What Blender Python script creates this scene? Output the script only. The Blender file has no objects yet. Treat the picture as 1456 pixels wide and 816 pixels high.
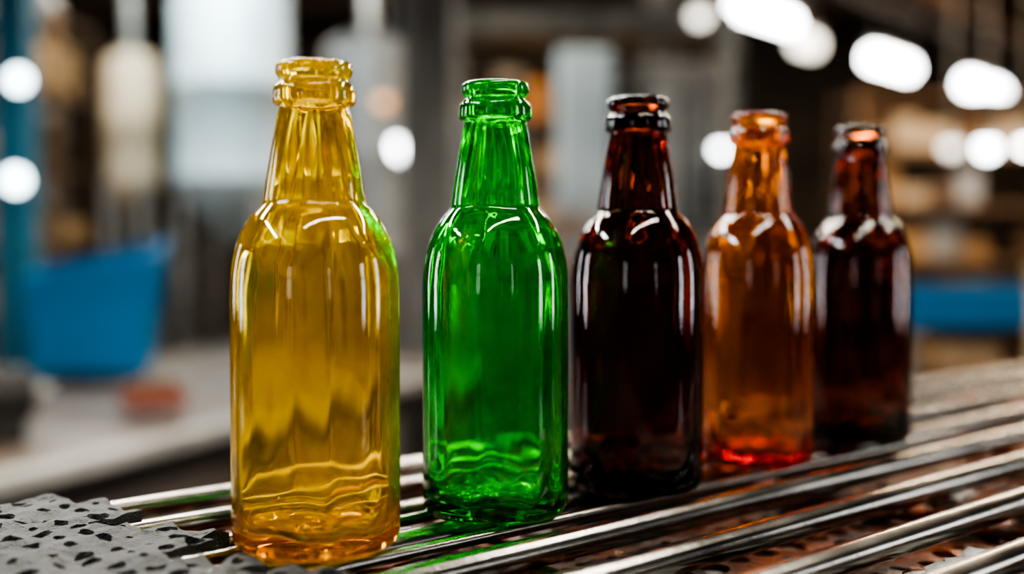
import bpy, math, random
from mathutils import Vector, Matrix, noise
random.seed(7)
scene = bpy.context.scene
TOP = 0.9
# ------------------------------------------------------------------ materials
def new_mat(name):
    m = bpy.data.materials.new(name); m.use_nodes = True
    nt = m.node_tree; nt.nodes.clear()
    out = nt.nodes.new('ShaderNodeOutputMaterial')
    return m, nt, out
def pbr(name, col, rough=.5, metal=0., var=.25, scale=6., bump=0., col2=None, emis=None, estr=0., rvar=.15, stretch=None):
    m, nt, out = new_mat(name)
    b = nt.nodes.new('ShaderNodeBsdfPrincipled')
    tc = nt.nodes.new('ShaderNodeTexCoord')
    n = nt.nodes.new('ShaderNodeTexNoise'); n.inputs['Scale'].default_value = scale; n.inputs['Detail'].default_value = 6
    if stretch:
        mp = nt.nodes.new('ShaderNodeMapping'); mp.inputs['Scale'].default_value = stretch
        nt.links.new(tc.outputs['Object'], mp.inputs[0]); nt.links.new(mp.outputs[0], n.inputs['Vector'])
    else:
        nt.links.new(tc.outputs['Object'], n.inputs['Vector'])
    r = nt.nodes.new('ShaderNodeValToRGB')
    c2 = col2 if col2 else tuple(c*(1-var) for c in col)
    r.color_ramp.elements[0].position = .35; r.color_ramp.elements[1].position = .65
    r.color_ramp.elements[0].color = (*c2, 1); r.color_ramp.elements[1].color = (*col, 1)
    nt.links.new(n.outputs['Fac'], r.inputs[0]); nt.links.new(r.outputs[0], b.inputs['Base Color'])
    mr = nt.nodes.new('ShaderNodeMapRange')
    mr.inputs['To Min'].default_value = max(.02, rough-rvar); mr.inputs['To Max'].default_value = min(1, rough+rvar)
    nt.links.new(n.outputs['Fac'], mr.inputs[0]); nt.links.new(mr.outputs[0], b.inputs['Roughness'])
    b.inputs['Metallic'].default_value = metal
    if bump:
        bp = nt.nodes.new('ShaderNodeBump'); bp.inputs['Strength'].default_value = bump; bp.inputs['Distance'].default_value = .002
        n2 = nt.nodes.new('ShaderNodeTexNoise'); n2.inputs['Scale'].default_value = scale*12; n2.inputs['Detail'].default_value = 4
        nt.links.new(tc.outputs['Object'], n2.inputs['Vector'])
        nt.links.new(n2.outputs['Fac'], bp.inputs['Height']); nt.links.new(bp.outputs[0], b.inputs['Normal'])
    if emis:
        b.inputs['Emission Color'].default_value = (*emis, 1); b.inputs['Emission Strength'].default_value = estr
    nt.links.new(b.outputs[0], out.inputs[0])
    return m
def glass(name, T, transl, tcol, dens_len=.006, surf=(1,1,1)):
    """bottle glass: tinted refractive surface + absorbing body, with a little milky scatter"""
    sig = [-math.log(max(t, 1e-4))/dens_len for t in T]
    D = max(sig)
    m, nt, out = new_mat(name)
    g = nt.nodes.new('ShaderNodeBsdfPrincipled')
    g.inputs['Base Color'].default_value = (*surf, 1)
    g.inputs['Transmission Weight'].default_value = 1; g.inputs['Roughness'].default_value = 0.0; g.inputs['IOR'].default_value = 1.52
    tc = nt.nodes.new('ShaderNodeTexCoord')
    n = nt.nodes.new('ShaderNodeTexNoise'); n.inputs['Scale'].default_value = 60; n.inputs['Detail'].default_value = 1
    mp = nt.nodes.new('ShaderNodeMapping'); mp.inputs['Scale'].default_value = (1, 1, .16)
    nt.links.new(tc.outputs['Object'], mp.inputs[0]); nt.links.new(mp.outputs[0], n.inputs['Vector'])
    bp = nt.nodes.new('ShaderNodeBump'); bp.inputs['Strength'].default_value = .05; bp.inputs['Distance'].default_value = .002
    nt.links.new(n.outputs['Fac'], bp.inputs['Height']); nt.links.new(bp.outputs[0], g.inputs['Normal'])
    last = g
    if transl > 0:
        t = nt.nodes.new('ShaderNodeBsdfTranslucent'); t.inputs[0].default_value = (*tcol, 1)
        mx = nt.nodes.new('ShaderNodeMixShader')
        n3 = nt.nodes.new('ShaderNodeTexNoise'); n3.inputs['Scale'].default_value = 22; n3.inputs['Detail'].default_value = 3
        nt.links.new(tc.outputs['Object'], n3.inputs['Vector'])
        mr = nt.nodes.new('ShaderNodeMapRange'); mr.inputs['From Min'].default_value = .3; mr.inputs['From Max'].default_value = .7
        mr.inputs['To Min'].default_value = transl*.2; mr.inputs['To Max'].default_value = transl*1.8
        nt.links.new(n3.outputs['Fac'], mr.inputs[0]); nt.links.new(mr.outputs[0], mx.inputs[0])
        nt.links.new(g.outputs[0], mx.inputs[1]); nt.links.new(t.outputs[0], mx.inputs[2]); last = mx
    nt.links.new(last.outputs[0], out.inputs['Surface'])
    va = nt.nodes.new('ShaderNodeVolumeAbsorption')
    va.inputs['Color'].default_value = (*[1-s/D for s in sig], 1); va.inputs['Density'].default_value = D
    nt.links.new(va.outputs[0], out.inputs['Volume'])
    return m

steel = pbr('brushed_steel', (.45,.44,.41), .35, 1, .35, 9, bump=.1, rvar=.12)
rod_steel = pbr('worn_rod_steel', (.31,.29,.26), .22, 1, .55, 14, bump=.05, rvar=.10)
dark_steel = pbr('dark_wet_steel', (.032,.030,.028), .35, .4, .5, 22, bump=.5, col2=(.19,.048,.012), rvar=.2)
grit = pbr('frosted_grey_grit', (.085,.092,.098), .7, .1, .6, 70, bump=1., rvar=.2)
ice = pbr('glass_cullet_grey', (.42,.44,.44), .15, 0., .5, 60, bump=.4, rvar=.12)
blue = pbr('blue_plastic', (.0,.17,.40), .45, 0, .15, 3)
bluepaint = pbr('blue_paint_pale', (.04,.19,.28), .5, 0, .2, 3)
white = pbr('white_enamel', (.46,.54,.56), .45, 0, .2, 3)
cream = pbr('cream_enamel', (.44,.34,.23), .5, 0, .25, 3)
greyp = pbr('grey_paint', (.21,.20,.185), .5, 0, .4, 3)
lgrey = pbr('light_grey_paint', (.40,.39,.37), .5, .0, .4, 4)
belt = pbr('worn_grey_belt', (.15,.14,.125), .4, .0, .5, 3, col2=(.10,.06,.038))
black = pbr('black_rubber_and_shade', (.012,.010,.009), .5, 0, .3, 4)
brown = pbr('brown_wood', (.14,.075,.035), .7, 0, .5, 5)
card = pbr('cardboard', (.48,.28,.12), .8, 0, .5, 4)
orange = pbr('orange_paint', (.65,.25,.06), .5, 0, .2, 4)
redbrown = pbr('red_brown_crate', (.18,.05,.03), .6, 0, .4, 4)
wallm = pbr('stained_wall', (.15,.105,.07), .8, 0, .5, 1.2)
ceilm = pbr('dark_ceiling', (.05,.033,.022), .8, 0, .5, 1.5)
floorm = pbr('concrete_floor', (.06,.04,.028), .35, 0, .5, 1.5, bump=.2)
lampw = pbr('lamp_white', (1,1,1), .5, emis=(.95,.98,1), estr=16)
lampc = pbr('lamp_cool', (1,1,1), .5, emis=(.78,.95,1), estr=9)
lampo = pbr('lamp_amber', (1,.6,.3), .5, emis=(1,.42,.12), estr=1.6)
lampd = pbr('lamp_dim', (1,1,1), .5, emis=(.95,.9,.8), estr=3.0)
glow_pane = pbr('added_pane_glow', (.8,.9,1), .3, emis=(.92,.96,1), estr=11, var=.05)  # emissive pane of the added side-wall windows, made for bottle reflections
dim_glow_pane = pbr('added_pane_glow_dim', (.8,.9,1), .3, emis=(.9,.94,1), estr=2.5, var=.05)  # weaker emissive pane for the added windows behind the camera

# ------------------------------------------------------------------ mesh builder
class B:
    def __init__(s): s.v=[]; s.f=[]; s.mi=[]; s.sm=[]; s.mats=[]
    def m(s, mat):
        if mat not in s.mats: s.mats.append(mat)
        return s.mats.index(mat)
    def add(s, vs, fs, mat, smooth=False):
        o=len(s.v); s.v+= [tuple(v) for v in vs]; k=s.m(mat)
        for f in fs: s.f.append([o+i for i in f]); s.mi.append(k); s.sm.append(smooth)
    def box(s, c, d, mat, rz=0., tilt=None, bev=.08):
        x,y,z=[q/2 for q in d]; b=min(x,y,z)*bev*2
        vs=[];
        import itertools
        M=Matrix.Rotation(rz,4,'Z')
        if tilt: M=M@Matrix.Rotation(tilt[1],4,tilt[0])
        pts={}
        for sx,sy,sz in itertools.product((-1,1),repeat=3):
            for ax in range(3):
                p=[sx*(x-b),sy*(y-b),sz*(z-b)]; p[ax]=(sx*x,sy*y,sz*z)[ax]
                pts[(sx,sy,sz,ax)]=len(vs); vs.append(Vector(c)+(M@Vector(p)))
        fs=[]
        for ax in range(3):
            o=[a for a in range(3) if a!=ax]
            for sg in (-1,1):
                q=[]
                for a,bb in ((-1,-1),(1,-1),(1,1),(-1,1)):
                    k=[0,0,0]; k[ax]=sg; k[o[0]]=a; k[o[1]]=bb; q.append(pts[(*k,ax)])
                fs.append(q)
        for ax in range(3):
            o=[a for a in range(3) if a!=ax]
            for a,bb in itertools.product((-1,1),repeat=2):
                k1=[0,0,0];k1[o[0]]=a;k1[o[1]]=bb;k2=list(k1);k1[ax]=-1;k2[ax]=1
                fs.append([pts[(*k1,o[0])],pts[(*k2,o[0])],pts[(*k2,o[1])],pts[(*k1,o[1])]])
        for sx,sy,sz in itertools.product((-1,1),repeat=3):
            fs.append([pts[(sx,sy,sz,a)] for a in range(3)])
        s.add(vs,fs,mat)
    def cyl(s, a, b, r, mat, r2=None, n=20, caps=True):
        a=Vector(a); b=Vector(b); r2=r if r2 is None else r2
        d=(b-a).normalized(); u=d.orthogonal().normalized(); w=d.cross(u)
        vs=[]
        for p,rr in((a,r),(b,r2)):
            for i in range(n):
                t=2*math.pi*i/n; vs.append(p+u*rr*math.cos(t)+w*rr*math.sin(t))
        s.add(vs,[[i,(i+1)%n,n+(i+1)%n,n+i] for i in range(n)],mat,True)
        if caps:
            s.add(vs[:n],[list(range(n))[::-1]],mat); s.add(vs[n:],[list(range(n))],mat)
    def lathe(s, c, prof, mat, n=32):
        vs=[]; fs=[]
        for r,z in prof:
            for i in range(n):
                t=2*math.pi*i/n; vs.append((c[0]+r*math.cos(t),c[1]+r*math.sin(t),c[2]+z))
        for j in range(len(prof)-1):
            for i in range(n):
                k=(i+1)%n; fs.append([j*n+i,j*n+k,(j+1)*n+k,(j+1)*n+i])
        s.add(vs,fs,mat,True)
    def obj(s, name, loc=(0,0,0)):
        me=bpy.data.meshes.new(name); me.from_pydata(s.v,[],s.f)
        for m in s.mats: me.materials.append(m)
        me.polygons.foreach_set('material_index', s.mi); me.polygons.foreach_set('use_smooth', s.sm)
        me.update()
        import bmesh
        bm=bmesh.new(); bm.from_mesh(me); bmesh.ops.recalc_face_normals(bm,faces=bm.faces); bm.to_mesh(me); bm.free()
        o=bpy.data.objects.new(name,me); scene.collection.objects.link(o); o.location=loc
        return o

# ------------------------------------------------------------------ bottles
OUT=[(.0,.0035),(.012,.003),(.022,.0018),(.0285,.0002),(.0318,.0),(.0347,.0012),(.0367,.0042),(.0375,.0095),(.0375,.03),(.0375,.06),(.0375,.09),
     (.0375,.113),(.0373,.120),(.0366,.128),(.0351,.1355),(.0329,.142),(.0301,.1475),(.0268,.1520),(.0240,.1550),(.0230,.1568),(.0226,.1590),(.0218,.165),
     (.0206,.173),(.0193,.181),(.0179,.189),(.0167,.1955),(.0160,.1988),(.0161,.2003),(.0178,.2008),(.0186,.2022),(.0186,.2050),(.0182,.2080),(.0170,.2098),
     (.0158,.2108),(.0155,.2120),(.0162,.2132),(.0171,.2146),(.0174,.2166),(.0170,.2184),(.0160,.2196),(.0145,.2200),(.0131,.2196),(.0120,.2182)]
INN=[(.0115,.214),(.0114,.206),(.0117,.199),(.0139,.190),(.0162,.180),(.0185,.168),(.0195,.160),(.0208,.1545),(.0245,.1490),(.0280,.1430),(.0310,.1365),
     (.0329,.128),(.0338,.119),(.0340,.11),(.0340,.085),(.0340,.06),(.0339,.035),(.0334,.021),(.0317,.0135),(.0277,.0095),(.020,.0078),(.010,.0090),(.0,.0100)]
def catmull(P, k=4):
    res=[]
    for i in range(len(P)-1):
        p0=P[max(i-1,0)];p1=P[i];p2=P[i+1];p3=P[min(i+2,len(P)-1)]
        for j in range(k):
            t=j/k
            res.append(tuple(.5*((2*p1[a])+(-p0[a]+p2[a])*t+(2*p0[a]-5*p1[a]+4*p2[a]-p3[a])*t*t+(-p0[a]+3*p1[a]-3*p2[a]+p3[a])*t**3) for a in(0,1)))
    res.append(P[-1]); return res
def bottle(name, x, y, mat, rs, seed, rot=0., wav=1., shw=1.):
    N=160
    prof=[(r,z,0) for r,z in catmull(OUT,4)]+[(r,z,1) for r,z in catmull(INN,6)]
    prof=[(max(r,0),z,i) for r,z,i in prof]
    vs=[];fs=[]
    b=B()
    vs.append((0,0,prof[0][1]))
    rings=prof[1:-1]
    for r,z,inn in rings:
        for i in range(N):
            t=2*math.pi*i/N
            rr=r*rs if z<.15 else r*(1+(rs-1)*max(0,(.2-z)/.05))
            zz=z
            if inn:
                w=(noise.noise(Vector((math.cos(t)*2.6,math.sin(t)*2.6,z*7+seed*7.3)))*.0009)*wav
                w+=(noise.noise(Vector((math.cos(t)*6,math.sin(t)*6,z*10+seed*3.3)))*.00018)*wav
                # vertical flutes inside the neck
                w+=.00022*math.sin(14*t+seed)*math.exp(-((z-.178)/.014)**2)
                sh=.6*shw*math.exp(-((z-.137)/.016)**2)+.8*math.exp(-((z-.018)/.018)**2)
                w+=noise.noise(Vector((math.cos(t)*2.2,math.sin(t)*2.2,z*60+seed)))*.0016*sh*wav
                fade=min(1,r/.012)
                if z<.2: rr+= w*fade
                q=Vector((math.cos(t)*1.5,math.sin(t)*1.5,z*20+seed*7.3))
                if z<.03: zz+= (noise.noise(q*1.7+Vector((5,1,2)))*.0030)*fade*min(1,(.03-z)/.01+.2)
            vs.append((rr*math.cos(t),rr*math.sin(t),zz))
    vs.append((0,0,prof[-1][1]))
    last=len(vs)-1; R=len(rings)
    for i in range(N):
        k=(i+1)%N
        fs.append([0,1+k,1+i])
        fs.append([1+(R-1)*N+i,1+(R-1)*N+k,last])
    for j in range(R-1):
        for i in range(N):
            k=(i+1)%N; fs.append([1+j*N+i,1+j*N+k,1+(j+1)*N+k,1+(j+1)*N+i])
    b.add(vs,fs,mat,True)
    o=b.obj(name,(x,y,TOP+.0003)); o.rotation_euler[2]=rot
    return o
g_yel=glass('yellow_glass',(.985,.91,.45),.055,(1,.78,.15),surf=(.99,.83,.22))
g_grn=glass('green_glass',(.06,.80,.08),.035,(.1,.95,.12),surf=(.50,.96,.46))
g_dk=glass('dark_brown_glass',(.20,.034,.004),0,(.6,.2,.03))
g_amb=glass('amber_glass',(.92,.58,.16),.02,(.9,.38,.05),surf=(.94,.68,.24))
g_br=glass('brown_glass',(.29,.058,.007),0,(.6,.2,.03))
bottle('yellow_glass_bottle',-.0897,.545,g_yel,1.02,1,wav=.8,shw=1.)
bottle('green_glass_bottle',-.0085,.612,g_grn,.995,2,wav=.95)
bottle('dark_brown_glass_bottle',.0708,.676,g_dk,.995,3)
bottle('amber_glass_bottle',.156,.7597,g_amb,.95,4)
bottle('brown_glass_bottle',.2466,.8487,g_br,.97,5)

# ------------------------------------------------------------------ main conveyor
u=Vector((.738,.675,0)).normalized(); n=Vector((-u.y,u.x,0))
O=Vector((0,.622,0))
def W(s,t,z): return O+u*s+n*t+Vector((0,0,z))
conv=bpy.data.objects.new('rod_conveyor',None); scene.collection.objects.link(conv)
def child(o): o.parent=conv; return o
b=B()
for k in range(-5,4):
    t=k*.0525-.0005
    r=.0074 if k<1 else .0058
    s0=-.185+random.uniform(-.012,.012)+(.0 if t>-.1 else -.15)
    b.cyl(W(s0,t,TOP-r),W(2.6,t,TOP-r),r,rod_steel,n=32)
for t,s1 in ((-.027,.42),(.026,.42)):
    r=.0032
    b.cyl(W(-.18+random.uniform(-.012,.012),t,TOP-r),W(s1,t,TOP-r),r,rod_steel,n=20)
child(b.obj('support_rods'))
b=B()
for i in range(-2,11):
    s=i*.26-.02
    a=W(s,-.29,TOP-.024); c=W(s,.17,TOP-.024)
    b.cyl(a,c,.006,dark_steel,n=12)
ang=math.atan2(u.y,u.x)
for t in (-.30,.178):
    c=W(1.0,t,TOP-.065); b.box(c,(3.3,.012,.08),steel if t<0 else black,rz=ang)
for s in (-.5,2.4):
    for t in (-.29,.17):
        c=W(s,t,(TOP-.06)/2); b.box(c,(.05,.05,TOP-.06),steel,rz=ang)
child(b.obj('frame'))
def perf(s0,s1,t0,t1,cell,z,thick,mat,hole=.3,jit=.15,keep=None,amp=0.,nseg=12):
    b=B(); ns=int((s1-s0)/cell); nt_=int((t1-t0)/cell)
    def zz(p): return amp*noise.noise(p*45)+amp*.6*noise.noise(p*140)
    for i in range(ns):
        for j in range(nt_):
            cs=s0+(i+.5)*cell; ct=t0+(j+.5)*cell
            if keep and not keep(cs,ct): continue
            r=cell*hole*random.uniform(1-jit,1+jit); ox=random.uniform(-1,1)*jit*cell*.3; oy=random.uniform(-1,1)*jit*cell*.3
            outer=[];inner=[]
            for k in range(nseg):
                a=2*math.pi*k/nseg
                c_,s_=math.cos(a),math.sin(a); q=cell/2/max(abs(c_),abs(s_))
                outer.append((cs+c_*q,ct+s_*q)); rj=r*random.uniform(1-jit*.3,1+jit*.3); inner.append((cs+ox+c_*rj,ct+oy+s_*rj))
            top=[]; N=nseg
            for L in (outer,inner):
                for (s,t) in L:
                    p=W(s,t,z); top.append(p+Vector((0,0,zz(p))))
            bot=[p-Vector((0,0,thick)) for p in top]
            vs=top+bot; fs=[]
            for k in range(N):
                m=(k+1)%N
                fs.append([k,m,N+m,N+k]); fs.append([2*N+k,2*N+m,3*N+m,3*N+k])
                fs.append([N+k,N+m,3*N+m,3*N+k]); fs.append([k,m,2*N+m,2*N+k])
            b.add(vs,fs,mat)
    return b
tray=perf(-.6,1.5,-.29,.17,.023,TOP-.032,.004,dark_steel,hole=.32,jit=.25,amp=.002,nseg=16,keep=lambda s,t: t<0.0 or s<.1)
child(tray.obj('perforated_tray'))
b=B(); b.box(W(1.0,-.06,TOP-.085),(3.28,.46,.006),black,rz=ang); child(b.obj('drip_pan'))
def keep(s,t):
    p=W(s,t,0)
    if p.y>.632+.012*noise.noise(Vector((p.x*20,0,2))): return False
    return s < -.160+.06*noise.noise(Vector((s*12,t*26,3)))
mat_=perf(-.62,.0,-.30,.30,.015,TOP+.003,.012,grit,hole=.25,jit=.5,keep=keep,amp=.0035,nseg=16)
child(mat_.obj('perforated_mat'))
b=B()
def shard(c,sz,mat):
    import bmesh
    bm=bmesh.new(); bmesh.ops.create_icosphere(bm,subdivisions=2,radius=1)
    sc=Vector((random.uniform(.7,1.6),random.uniform(.6,1.2),random.uniform(.2,.45)))*sz
    M=Matrix.Rotation(random.uniform(0,6.3),3,'Z'); sd=Vector((random.random()*50,)*3)
    for v in bm.verts:
        w=1+.8*noise.noise(v.co*1.6+sd)
        p=Vector((v.co.x*sc.x*w,v.co.y*sc.y*w,v.co.z*sc.z*w)); v.co=M@p+c
    bm.verts.index_update()
    b.add([v.co.copy() for v in bm.verts],[[v.index for v in f.verts] for f in bm.faces],mat,False); bm.free()
for i in range(700):
    back=(i%6==0)
    s=random.uniform(-.2,1.0) if not back else random.uniform(-.2,.1); k=random.choice([-4.5,-3.5,-2.5,-1.5,-1.5,-2.5,-3.5]) if not back else random.choice([-.3,.7,1.6,2.5]); t=k*.0525+random.uniform(-.011,.011)
    sz=random.uniform(.004,.014)
    if noise.noise(Vector((s*9,t*9,1)))<-.02: continue
    shard(W(s,t,TOP-.021),sz,random.choice([ice,ice,grit,dark_steel]))
child(b.obj('glass_cullet'))

# ------------------------------------------------------------------ room
def slab(name,c,d,mat):
    b=B(); b.box(c,d,mat,bev=0.001); return b.obj(name)
slab('floor',(0,5,-.05),(18,24,.1),floorm)
slab('ceiling',(0,5,4.05),(18,24,.1),ceilm)
slab('wall_back',(0,16.9,2),(18,.2,4),wallm)
slab('wall_left',(-8.9,5,2),(.2,23.6,4),wallm)
slab('wall_right',(8.9,5,2),(.2,23.6,4),wallm)
slab('wall_front',(0,-6.9,2),(18,.2,4),wallm)
def added_window(name,c,wd,ht,axis,pm=glow_pane):  # added glowing window, out of view, a light source for the glass
    b=B(); x,y,z=c
    def bx(a,zc,w,h,d,mat):
        if axis=='x': b.box((x,y+a,z+zc),(d,w,h),mat)
        else: b.box((x+a,y,z+zc),(w,d,h),mat)
    bx(0,0,wd,ht,.03,pm)
    for a in(-wd/2,0,wd/2): bx(a,0,.06,ht+.07,.09,greyp)
    for q in(-ht/2,0,ht/2): bx(0,q,wd,.07,.08,greyp)
    return b.obj(name)
added_window('added_window_1',(-8.72,3.2,1.9),1.1,3.0,'x')  # side-wall windows are added to give the bottles vertical streaks
added_window('added_window_2',(-8.72,7.6,1.9),.8,3.0,'x')
added_window('added_window_3',(8.72,2.6,1.9),.8,3.0,'x')
added_window('added_window_4',(8.72,-1.6,1.9),.9,3.0,'x')
added_window('added_window_5',(-3.6,-6.72,2.0),1.0,2.4,'y',dim_glow_pane)  # front-wall windows are added for front streaks and some fill
added_window('added_window_6',(3.8,-6.72,2.0),.6,2.4,'y',dim_glow_pane)

e=Vector((.36,.933,0)).normalized(); en=Vector((-e.y,e.x,0)); E0=Vector((-.96,2.24,0))
def V2(s,t,z): return E0+e*s+en*t+Vector((0,0,z))
ea=math.atan2(e.y,e.x)
b=B()
b.box(V2(.55,.55,.57),(3.9,1.05,.05),belt,rz=ea)
b.box(V2(.55,0.0,.587),(3.9,.06,.035),lgrey,rz=ea)
b.box(V2(.55,0.02,.53),(3.9,.03,.07),black,rz=ea)
b.box(V2(.55,1.1,.57),(3.9,.05,.1),steel,rz=ea)
for s in(-1.3,.1,1.3,2.4):
    for t in(.05,1.05): b.box(V2(s,t,.275),(.06,.06,.55),redbrown,rz=ea)
b.obj('packing_conveyor')
b=B()
Z0=.622
bt=[(-1.54,3.85),(-1.19,3.85),(-1.24,4.12),(-1.59,4.12)]; tp=[(-1.565,3.80),(-1.13,3.80),(-1.19,4.16),(-1.63,4.16)]; hz=[.93,1.0,1.06,.96]
vs=[(x,y,Z0) for x,y in bt]+[(x,y,h) for (x,y),h in zip(tp,hz)]
cx,cy=-1.38,3.98
vi=[(cx+(x-cx)*.94,cy+(y-cy)*.94,Z0+.02) for x,y in bt]+[(cx+(x-cx)*.94,cy+(y-cy)*.94,h) for (x,y),h in zip(tp,hz)]
fs=[[0,1,2,3]]+[[i,(i+1)%4,4+(i+1)%4,4+i] for i in range(4)]
fs+=[[8,9,10,11]]+[[8+i,8+(i+1)%4,12+(i+1)%4,12+i] for i in range(4)]+[[4+i,4+(i+1)%4,12+(i+1)%4,12+i] for i in range(4)]
b.add(vs+vi,fs,blue); b.obj('blue_plastic_bin')
b=B(); b.cyl((-1.23,2.55,.70),(-1.10,2.69,.70),.062,black,n=24); b.cyl((-1.10,2.69,.70),(-1.06,2.73,.70),.02,steel); b.box((-1.165,2.62,.627),(.16,.10,.06),black,rz=.78); b.obj('electric_motor')
b=B(); b.box((-.92,3.05,.645),(.15,.12,.05),redbrown,rz=.5); b.box((-.92,3.05,.68),(.11,.09,.02),brown,rz=.5); b.obj('small_crate')
b=B(); b.box((-1.90,4.6,2),(.13,.13,4),bluepaint); b.box((-1.90,4.6,.02),(.26,.26,.04),bluepaint); b.obj('blue_steel_column')
def tank(name,x,y,r,z0,z1,mat):
    b=B()
    pr=[(.02,z0-.35*r/.35),(r*.3,z0-.28*r/.35),(r,z0),(r,z0+.05),(r*1.02,z0+.06),(r*1.02,z0+.09),(r,z0+.1),(r,(z0+z1)/2),(r*1.02,(z0+z1)/2+.01),(r*1.02,(z0+z1)/2+.04),(r,(z0+z1)/2+.05),(r,z1),(r*.9,z1+.1*r/.35),(r*.6,z1+.17*r/.35),(.01,z1+.21*r/.35)]
    b.lathe((x,y,0),pr,mat)
    for a in(.6,2.2,3.8,5.4):
        b.cyl((x+r*.9*math.cos(a),y+r*.9*math.sin(a),0),(x+r*.9*math.cos(a),y+r*.9*math.sin(a),z0+.1),.03,steel)
    b.cyl((x,y,z1+.15*r/.35),(x,y,4.0),.04,steel)
    return b.obj(name)
tank('white_storage_tank',-1.68,7.2,.34,1.35,2.55,white)
tank('cream_storage_tank',-2.28,7.2,.16,1.35,2.1,cream)
tank('grey_storage_tank',-.98,8.2,.30,.9,2.3,greyp)
tank('grey_storage_tank',-3.7,8.5,.5,.9,2.7,greyp)
b=B(); b.box((-.36,5.2,2),(.20,.05,4),lgrey); b.box((-.46,5.2,2),(.03,.2,4),lgrey); b.box((-.26,5.2,2),(.03,.2,4),lgrey); b.obj('steel_support_column')
b=B(); b.box((.98,7.9,2),(.14,.05,4),greyp); b.box((.91,7.9,2),(.03,.16,4),greyp); b.box((1.05,7.9,2),(.03,.16,4),greyp); b.obj('steel_support_column')
b=B()
b.box((.42,6.6,.45),(1.5,.8,.9),greyp)
b.box((.38,6.35,1.62),(.29,.3,.85),white)
b.box((-.08,6.5,1.35),(.4,.4,.75),greyp)
b.box((.88,6.5,1.45),(.5,.4,1.1),greyp)
b.box((.80,6.28,1.5),(.12,.04,.8),lgrey)
b.box((1.02,6.28,1.35),(.16,.04,.3),black)  # flat black panel, painted shade of a machine opening
b.box((.62,6.28,1.25),(.10,.04,.3),brown)
b.box((-.08,6.28,1.25),(.26,.04,.28),black)  # second opening, its shade put in as a black panel
b.box((.42,6.6,2.2),(1.5,.7,.12),steel)
b.box((.42,6.25,1.0),(1.5,.15,.12),steel)
b.box((.13,6.25,1.78),(.12,.08,.2),orange)
b.box((-.02,6.25,1.9),(.15,.08,.08),cream)
for x in(-.3,1.15):
    for y in(6.25,6.95): b.box((x,y,1.5),(.06,.06,1.4),steel)
for i in range(6): b.cyl((-.1+i*.16,6.22,1.06),(-.1+i*.16,6.22,1.3),.03,steel)
for i in range(4): b.cyl((.65+i*.12,6.2,1.15),(.65+i*.12,6.2,1.75),.015,steel)
b.obj('bottling_machine')
def rack(name,x0,x1,y,levels,h,seed,pal=None):
    random.seed(seed); b=B()
    for x in(x0,(x0+x1)/2,x1):
        for yy in(y-.3,y+.3): b.box((x,yy,h/2),(.05,.05,h),brown)
    for k in range(levels):
        z=.15+k*(h-.2)/(levels-1)
        b.box(((x0+x1)/2,y,z),(x1-x0+.05,.66,.04),brown)
        if k==levels-1: continue
        x=x0+.05
        while x<x1-.2:
            w=random.uniform(.12,.3); hh=random.uniform(.12,.32)
            if random.random()<.8: b.box((x+w/2,y-.05,z+.02+hh/2),(w*.92,.4,hh),random.choice(pal or [card,card,brown,redbrown,brown,card,greyp,cream]))
            x+=w
    return b.obj(name)
rack('storage_rack',-5.2,-2.65,7.3,6,2.4,3)
rack('storage_rack',2.4,5.4,8.6,6,2.1,5,[card,card,card,cream,cream,brown,lgrey,card])
rack('storage_rack',5.6,8.4,10.5,5,2.3,8)
rack('storage_rack',-1.6,1.8,12.5,6,2.8,11)
b=B()
b.box((2.0,3.6,.845),(1.75,.05,.115),blue)
b.box((2.0,3.85,.83),(1.75,.45,.05),greyp)
b.box((2.0,4.1,.845),(1.75,.05,.115),blue)
for x in(1.2,2.8):
    for y in(3.62,4.08): b.box((x,y,.40),(.06,.06,.80),greyp)
b.obj('blue_side_rail_conveyor')
b=B(); b.cyl((1.365,3.1,0),(1.365,3.1,.96),.022,cream,n=16); b.cyl((1.365,3.1,.96),(1.365,3.1,.985),.03,cream,n=16); b.cyl((1.365,3.1,0),(1.365,3.1,.02),.06,cream,n=16); b.obj('guard_post')
b=B()
b.cyl((-6,6,2.75),(1.0,6,2.75),.05,steel); b.cyl((-6,6.3,2.55),(1.2,6.3,2.55),.035,brown)
for x in(-5,-2.6,.6): b.cyl((x,6,2.7),(x,6,4.0),.012,steel); b.cyl((x,6.3,2.55),(x,6.3,4.0),.01,steel)
b.cyl((-.9,6.0,2.75),(-.9,6.0,4.0),.04,steel)
b.obj('overhead_pipes')
b=B()
for y in (5,8,11,14): b.box((0,y,3.85),(17.5,.15,.3),brown)
b.obj('ceiling_beams')
b=B()
d=Vector((.79,1,0)).normalized(); rzt=math.atan2(d.y,d.x)
for off,zz in((-.0,2.95),(.35,3.05)):
    b.box(Vector((3.0+off,9.65,zz)),(7.4,.07,.09),greyp if off==0 else brown,rz=rzt)
for i in range(9):
    p=Vector((3.0,9.65,0))+d*(i-4)*.85
    b.cyl((p.x,p.y,3.0),(p.x,p.y,4.0),.012,brown,n=6)
    b.cyl((p.x,p.y,2.95),(p.x+.35,p.y,3.05),.02,brown,n=6)
b.obj('cable_tray')

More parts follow.
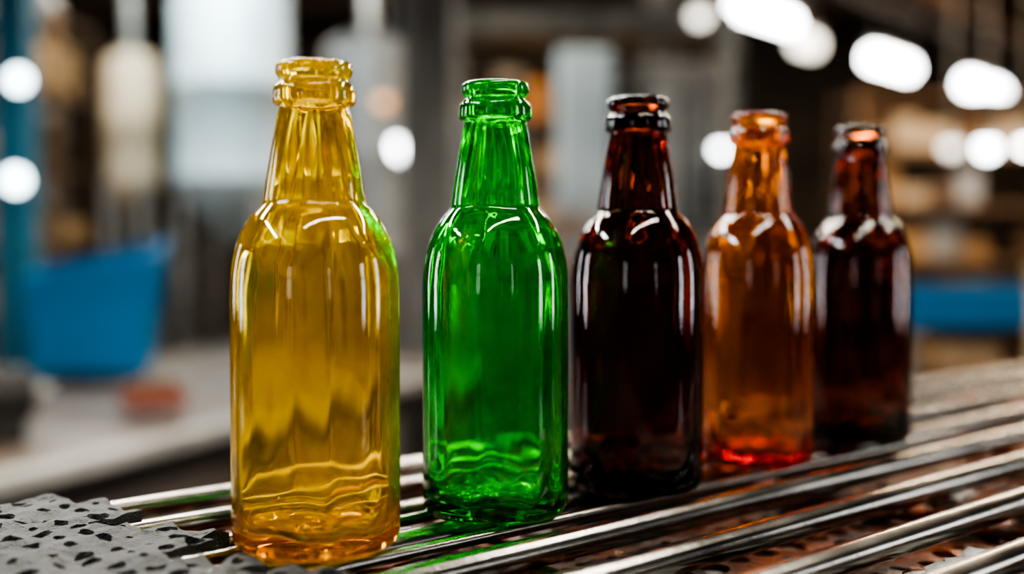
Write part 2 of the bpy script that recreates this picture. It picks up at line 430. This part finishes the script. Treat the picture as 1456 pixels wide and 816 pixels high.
# ------------------------------------------------------------------ lamps
def area(parent,loc,size,sy,power,col,rot=(0,0,0)):
    L=bpy.data.lights.new('lamp_light','AREA'); L.shape='RECTANGLE'; L.size=size; L.size_y=sy; L.energy=power; L.color=col
    o=bpy.data.objects.new('lamp_light',L); scene.collection.objects.link(o); o.location=loc; o.rotation_euler=rot
    if parent: o.parent=parent
    return o
def tube(x,y,z,ln,dirv,mat=lampw,r=.045,top=2.905):
    d=Vector(dirv).normalized(); c=Vector((x,y,z)); b=B()
    b.cyl(c-d*ln/2,c+d*ln/2,r,mat,n=16)
    b.box(c+Vector((0,0,r+.02)),(ln+.06,.12,.04),greyp,rz=math.atan2(d.y,d.x))
    for q in(-.4,.4):
        p=c+d*ln*q; b.cyl(p+Vector((0,0,r+.03)),(p.x,p.y,top),.006,greyp,n=6)
    return b.obj('tube_light_fixture')
dv=(.80,1,0)
tube(1.66,7.9,2.54,.74,dv,r=.065); tube(3.15,10,2.54,.76,dv,r=.08); tube(4.55,11.6,2.54,.9,dv,r=.09)
tube(2.18,8.9,2.52,.2,dv,mat=lampd,r=.08)
def pendant(x,y,z,r,mat):
    b=B()
    b.lathe((x,y,z),[(.001,-r),(r*.5,-r*.87),(r*.87,-r*.5),(r,0),(r*.87,r*.5),(r*.5,r*.87),(.001,r)],mat,n=20)
    b.lathe((x,y,z),[(r*1.15,r*.35),(r*.9,r*.8),(r*.45,r*1.15),(.012,r*1.4)],greyp,n=20)
    b.cyl((x,y,z+r*1.3),(x,y,4.0),.008,greyp,n=6)
    return b.obj('pendant_lamp')
def armlamp(x,y,z,r,mat,cx,cyy):
    b=B()
    b.lathe((x,y,z),[(.001,-r),(r*.5,-r*.87),(r*.87,-r*.5),(r,0),(r*.87,r*.5),(r*.5,r*.87),(.001,r)],mat,n=20)
    b.cyl((x,y+r*.5,z),(cx,cyy,z),.012,greyp,n=8)
    return b.obj('bracket_lamp')
armlamp(-1.765,4.3,1.625,.035,lampc,-1.85,4.55)
armlamp(-1.76,4.25,1.265,.038,lampc,-1.85,4.55)
pendant(-.655,7.4,1.64,.085,lampw)
pendant(1.038,5.95,1.51,.032,lampw)
pendant(.905,5.8,2.137,.045,lampd)
pendant(3.17,8.0,1.683,.06,lampw)
pendant(2.93,8.0,1.683,.055,lampd)
pendant(3.45,8.05,1.70,.045,lampw)
pendant(-.80,7.5,1.93,.045,lampo)
def fixture(x,y,z,ln,w,rz,power,col):
    e_=bpy.data.objects.new('linear_work_fill_light',None); scene.collection.objects.link(e_)
    b=B(); b.box((x,y,z+.03),(ln+.06,w+.06,.05),greyp,rz=rz)
    for q in(-.4,.4): b.cyl((x+math.cos(rz)*ln*q,y+math.sin(rz)*ln*q,z+.05),(x+math.cos(rz)*ln*q,y+math.sin(rz)*ln*q,4.0),.008,greyp,n=6)
    h=b.obj('housing'); h.parent=e_
    area(e_,(x,y,z),ln,w,power,col,(0,0,rz))
fixture(-.9,1.7,2.1,1.4,.05,.74,46,(1,.94,.82))
fixture(1.0,1.3,2.2,1.6,.05,-.6,24,(1,.94,.84))
fixture(.2,.1,2.3,1.4,.05,.74,16,(1,.92,.78))
fixture(-1.1,.3,1.9,.9,.05,1.57,20,(1,.98,.95))
fixture(-.15,1.35,2.0,.9,.05,.2,13,(1,.95,.86))
for x,y,p in((-3.0,5.5,90),(-.5,5.2,60),(2.6,6.9,150),(-3,10,110),(1,10,90),(5,8.0,290)):  # one warm right-hand fixture is added to brighten the cardboard rack
    fixture(x,y,3.6,2.0,.3,0,p,(1,.95,.86) if x<2 else (1,.79,.56))
tl=area(None,(-1.6,6.2,3.3),.6,.3,60,(.75,.93,1),(math.radians(35),0,0)); tl.name='tank_spot_lamp'

w=bpy.data.worlds.new('world'); scene.world=w; w.use_nodes=True
bg=w.node_tree.nodes['Background']; bg.inputs[0].default_value=(.75,.85,1,1); bg.inputs[1].default_value=.25

cam=bpy.data.cameras.new('camera'); co=bpy.data.objects.new('camera',cam); scene.collection.objects.link(co)
co.location=(0,0,TOP+.138); co.rotation_euler=(math.radians(90-2.05),0,0)
cam.sensor_width=36; cam.lens=42.03; cam.clip_start=.01
cam.dof.use_dof=True; cam.dof.focus_distance=.575; cam.dof.aperture_fstop=2.5
scene.camera=co
scene.view_settings.view_transform='AgX'
try: scene.view_settings.look='AgX - High Contrast'
except Exception as ex: print(ex)
scene.view_settings.exposure=.35
